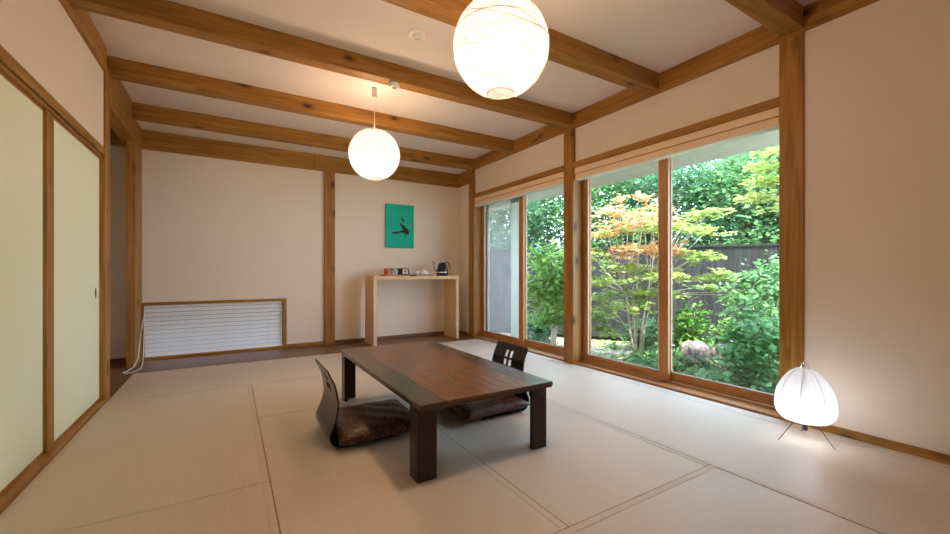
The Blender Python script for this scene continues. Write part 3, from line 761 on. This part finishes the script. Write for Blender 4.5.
PADS = [(-.62, .95, .30), (-.45, .72, .26), (.05, .88, .30), (-.1, 1.15, .34), (.42, 1.1, .3), (-.7, 1.35, .36), (-.35, 1.5, .32), (.15, 1.42, .34), (.6, 1.45, .34), (-.75, 1.75, .36),
        (-.2, 1.8, .36), (.35, 1.85, .36), (.85, 1.75, .32), (1.05, 1.38, .28), (1.25, 1.18, .22), (-.55, 2.15, .4), (.0, 2.2, .4), (.5, 2.25, .4), (.95, 2.15, .34), (-.3, 2.5, .34), (.25, 2.45, .34), (-.5, .45, .16), (1.0, 2.45, .28)]
for a, z, r in PADS:
    for q in range(3):
        dep = rs.uniform(-.6, .6); c = rt*(a+rs.uniform(-.12, .12))+fw*dep+Vector((0, 0, z+rs.uniform(-.08, .08)))
        ks = []
        for _ in range(int(13*r/.34)):
            an = rs.uniform(0, 2*PI); rd = r*math.sqrt(rs.rand()); n = 9
            ks.append(np.stack([c.x+rd*math.cos(an)+rs.normal(size=n)*.05, c.y+rd*math.sin(an)+rs.normal(size=n)*.05, c.z+rs.normal()*.035-.25*rd**2+rs.normal(size=n)*.016], 1))
        p = np.concatenate(ks)
        (red if (1.78 < z < 2.6 and -.8 < a < .45 and rs.rand() < .8) else pads).append(p)
        j = min(stems, key=lambda s__: abs(s__[2][0]-a)); b0 = rt*j[2][0]+fw*j[2][1]+Vector((0, 0, min(j[2][2], z-.15)))
        tube(bmb, [b0, b0.lerp(c, .5)+Vector((0, 0, .03)), c], [.009, .006, .003], 5)
obj('branches', bmb, M['bark_pale'], t, True)
leaf_obj('foliage', np.concatenate(pads), .054, 'leaf_maple', t, 5, 1.3); leaf_obj('orange_foliage', np.concatenate(red), .058, 'leaf_red', t, 6, 1.3)

# second maple reaching in from the right
kx, ky = 7.1, 2.5; kz = gz(kx, ky)
t = thing('maple_tree', 'layered pale green maple reaching in over the fence at the upper right of the window', 'tree', (kx, ky, kz))
trunk(t, [(0, 0, -.1), (-.05, .1, .9), (.05, .3, 1.8), (.1, .4, 2.8)], [.05, .045, .035, .015], 'bark')
pads = []; bmb = bmesh.new()
for k in range(26):
    a = rs.uniform(-.6, .75); z = rs.uniform(1.85, 3.2); r = rs.uniform(.2, .36)
    c = rt*a+fw*rs.uniform(-.3, .8)+Vector((0, 0, z)); n = 80; ang = rs.uniform(0, 2*PI, n); rad = r*np.sqrt(rs.rand(n))
    pads.append(np.stack([c.x+rad*np.cos(ang), c.y+rad*np.sin(ang), c.z+rs.normal(size=n)*.025-.25*rad**2], 1))
    tube(bmb, [(.03, .25, min(z-.1, 2.6)), c], [.01, .003], 5)
obj('branches', bmb, M['bark'], t, True)
leaf_obj('foliage', np.concatenate(pads), .06, 'leaf_maple', t, 9, 1.3)

# bright evergreen beside the far window
ex, ey = 4.85, 5.35; ez = gz(ex, ey)
t = thing('evergreen_tree', 'small bright green broadleaf tree with forked trunk outside the far window', 'tree', (ex, ey, ez))
trunk(t, [(0, 0, -.05), (-.01, 0, .3), (.02, 0, .55)], [.055, .05, .045], 'bark_pale')
branches(t, (.02, 0, .5), [(-.12, .1, 1.3), (.18, -.1, 1.35), (.05, .1, 1.6)], .035, 'bark_pale', 3)
P = clumps(rs, (-.02, 0, 1.25), (.42, .42, .78), 62, 30, .24)
leaf_obj('foliage', P, .068, 'leaf_bright', t, 12, .4)

def shrub(x, y, w, h, mat, label, seed, n=60, per=40, size=.05, group='garden shrubs', z0=None):
    z = gz(x, y) if z0 is None else z0; rs = np.random.RandomState(seed)
    t = thing('shrub', label, 'shrub', (x, y, z), 0, group)
    branches(t, (0, 0, 0), [(rs.uniform(-.7, .7)*w, rs.uniform(-.7, .7)*w, h*rs.uniform(.5, .95)) for _ in range(7)], .012, 'bark_pale', seed, 'stems')
    leaf_obj('foliage', clumps(rs, (0, 0, h*.52), (w, w, h*.5), n, per, .2), size, mat, t, seed, .5)
shrub(5.6, 2.38, .42, 1.45, 'leaf_mid', 'large leafy shrub at the right side of the near window', 21, 80, 42, .048)
shrub(5.0, 1.95, .42, 1.0, 'leaf_mid', 'leafy shrub partly behind the right window post', 22, 60)
shrub(6.25, 3.76, .20, .78, 'leaf_bright', 'small bright shrub by the fence just right of the meeting stile', 23, 24)
shrub(4.85, 2.25, .30, .30, 'leaf_mid', 'low spreading shrub nearest to the lower right corner of the glass', 25, 30)
shrub(6.9, 5.0, .30, .50, 'leaf_mid', 'low shrub behind the foot of the maple', 26, 34)
shrub(5.3, 6.4, .30, .50, 'leaf_dark', 'dark shrub behind the forked trunk outside the far window', 28, 30)
shrub(6.6, 3.0, .36, .40, 'leaf_bright', 'low bright shrub on the mound behind the rocks', 29, 40)

def rock(x, y, s, label, seed):
    bm = bmesh.new(); bmesh.ops.create_icosphere(bm, subdivisions=4, radius=1); rnd = random.Random(seed)
    ph = [rnd.uniform(0, 6) for _ in range(6)]
    for v in bm.verts:
        c = v.co; d = 1+.14*math.sin(3*c.x+ph[0])*math.cos(2.5*c.y+ph[1])+.10*math.sin(5*c.z+ph[2]+2*c.x)+.05*math.sin(9*c.y+ph[3])
        v.co = Vector((c.x*s[0], c.y*s[1], c.z*s[2]))*d
    o = obj('rock', bm, M['rock'], None, True); o.location = (x, y, gz(x, y)+s[2]*.35); tag(o, label, 'rock', 'garden rocks')
rock(5.62, 3.24, (.28, .24, .22), 'largest pale mottled rock in the garden in front of the fence', 1)
rock(5.92, 2.98, (.20, .18, .19), 'pale mottled rock just right of the largest rock', 2)
rock(5.25, 3.42, (.11, .10, .08), 'small rock low to the left of the largest rock', 3)
# ground cover and leaf litter
rs = np.random.RandomState(8); pts = []
for _ in range(900):
    x, y = rs.uniform(3.7, 7.4), rs.uniform(1.2, 7.5)
    if (x-6.1)**2*.6+(y-3.0)**2*.7 < 1.3 or rs.rand() < .03:
        n = 24; p = rs.normal(size=(n, 3))*[.09, .09, .04]; p += [x, y, gz(x, y)+.07]; pts.append(p)
v = leaf_obj('ground_cover', np.concatenate(pts), .045, 'leaf_mid', None, 3, .2, 2.4); tag(v, 'low green ground cover plants spread over the garden soil', 'plants', kind='stuff')
pts = []
for _ in range(6000):
    x, y = rs.uniform(3.6, 8), rs.uniform(1.2, 9); pts.append((x, y, gz(x, y)+.012))
M['litter'] = plain('dry_leaf', (.50, .38, .27), .8, var=.35, sc_=6)
v = leaf_obj('leaf_litter', pts, .05, 'litter', None, 4, 3); tag(v, 'dry fallen leaves scattered over the garden ground', 'leaves', kind='stuff')

# ------------------------------------------------------------------ light
W = bpy.data.worlds.new('world'); sc.world = W; W.use_nodes = True; nt = W.node_tree; nt.nodes.clear()
out = nt.nodes.new('ShaderNodeOutputWorld'); bg = nt.nodes.new('ShaderNodeBackground')
geo = nt.nodes.new('ShaderNodeTexCoord'); sep = nt.nodes.new('ShaderNodeSeparateXYZ'); L(nt, geo.outputs['Generated'], sep.inputs[0])
cr = ramp(nt, sep.outputs['Z'], [(0.0, (.70, .83, 1.0)), (.35, (.60, .77, 1.0)), (1.0, (.50, .70, 1.0))])
L(nt, cr, bg.inputs[0]); bg.inputs[1].default_value = 7.8; L(nt, bg.outputs[0], out.inputs[0])
sl = bpy.data.lights.new('sun', 'SUN'); sl.energy = 12.5; sl.angle = math.radians(1.2); sl.color = (1, .96, .88)
so = bpy.data.objects.new('sun', sl); C.objects.link(so); so.location = (0, 0, 8)
so.rotation_euler = Vector((-.42, -.30, 1.0)).to_track_quat('Z', 'Y').to_euler()
for n, (a, b) in enumerate(((1.3, 3.2), (3.38, 5.3))):
    pl = bpy.data.lights.new('portal', 'AREA'); pl.shape = 'RECTANGLE'; pl.size = b-a; pl.size_y = 1.95; pl.cycles.is_portal = True
    po = bpy.data.objects.new('portal', pl); C.objects.link(po); po.location = (3.47, (a+b)/2, 1.03); po.rotation_euler = Vector((1, 0, 0)).to_track_quat('Z', 'Y').to_euler()

# ------------------------------------------------------------------ camera
cd = bpy.data.cameras.new('camera'); co = bpy.data.objects.new('camera', cd); C.objects.link(co)
cd.sensor_width = 36; cd.lens = 405.4/950*36; cd.shift_x = 0; cd.shift_y = 5.1/950; cd.clip_start = .05
co.location = (0, 0, 1.0); co.rotation_euler = (PI/2, 0, -math.radians(31.22))
sc.camera = co
sc.view_settings.view_transform = 'Standard'; sc.view_settings.look = 'None'; sc.view_settings.gamma = 1; sc.view_settings.exposure = 0.4
sc.view_settings.use_curve_mapping = False
cy = sc.cycles; cy.use_denoising = True; cy.max_bounces = 14; cy.diffuse_bounces = 8; cy.glossy_bounces = 4; cy.transparent_max_bounces = 24; cy.transmission_bounces = 6
cy.sample_clamp_indirect = 6; cy.caustics_reflective = False; cy.caustics_refractive = False
try: cy.denoiser = 'OPENIMAGEDENOISE'
except Exception: pass
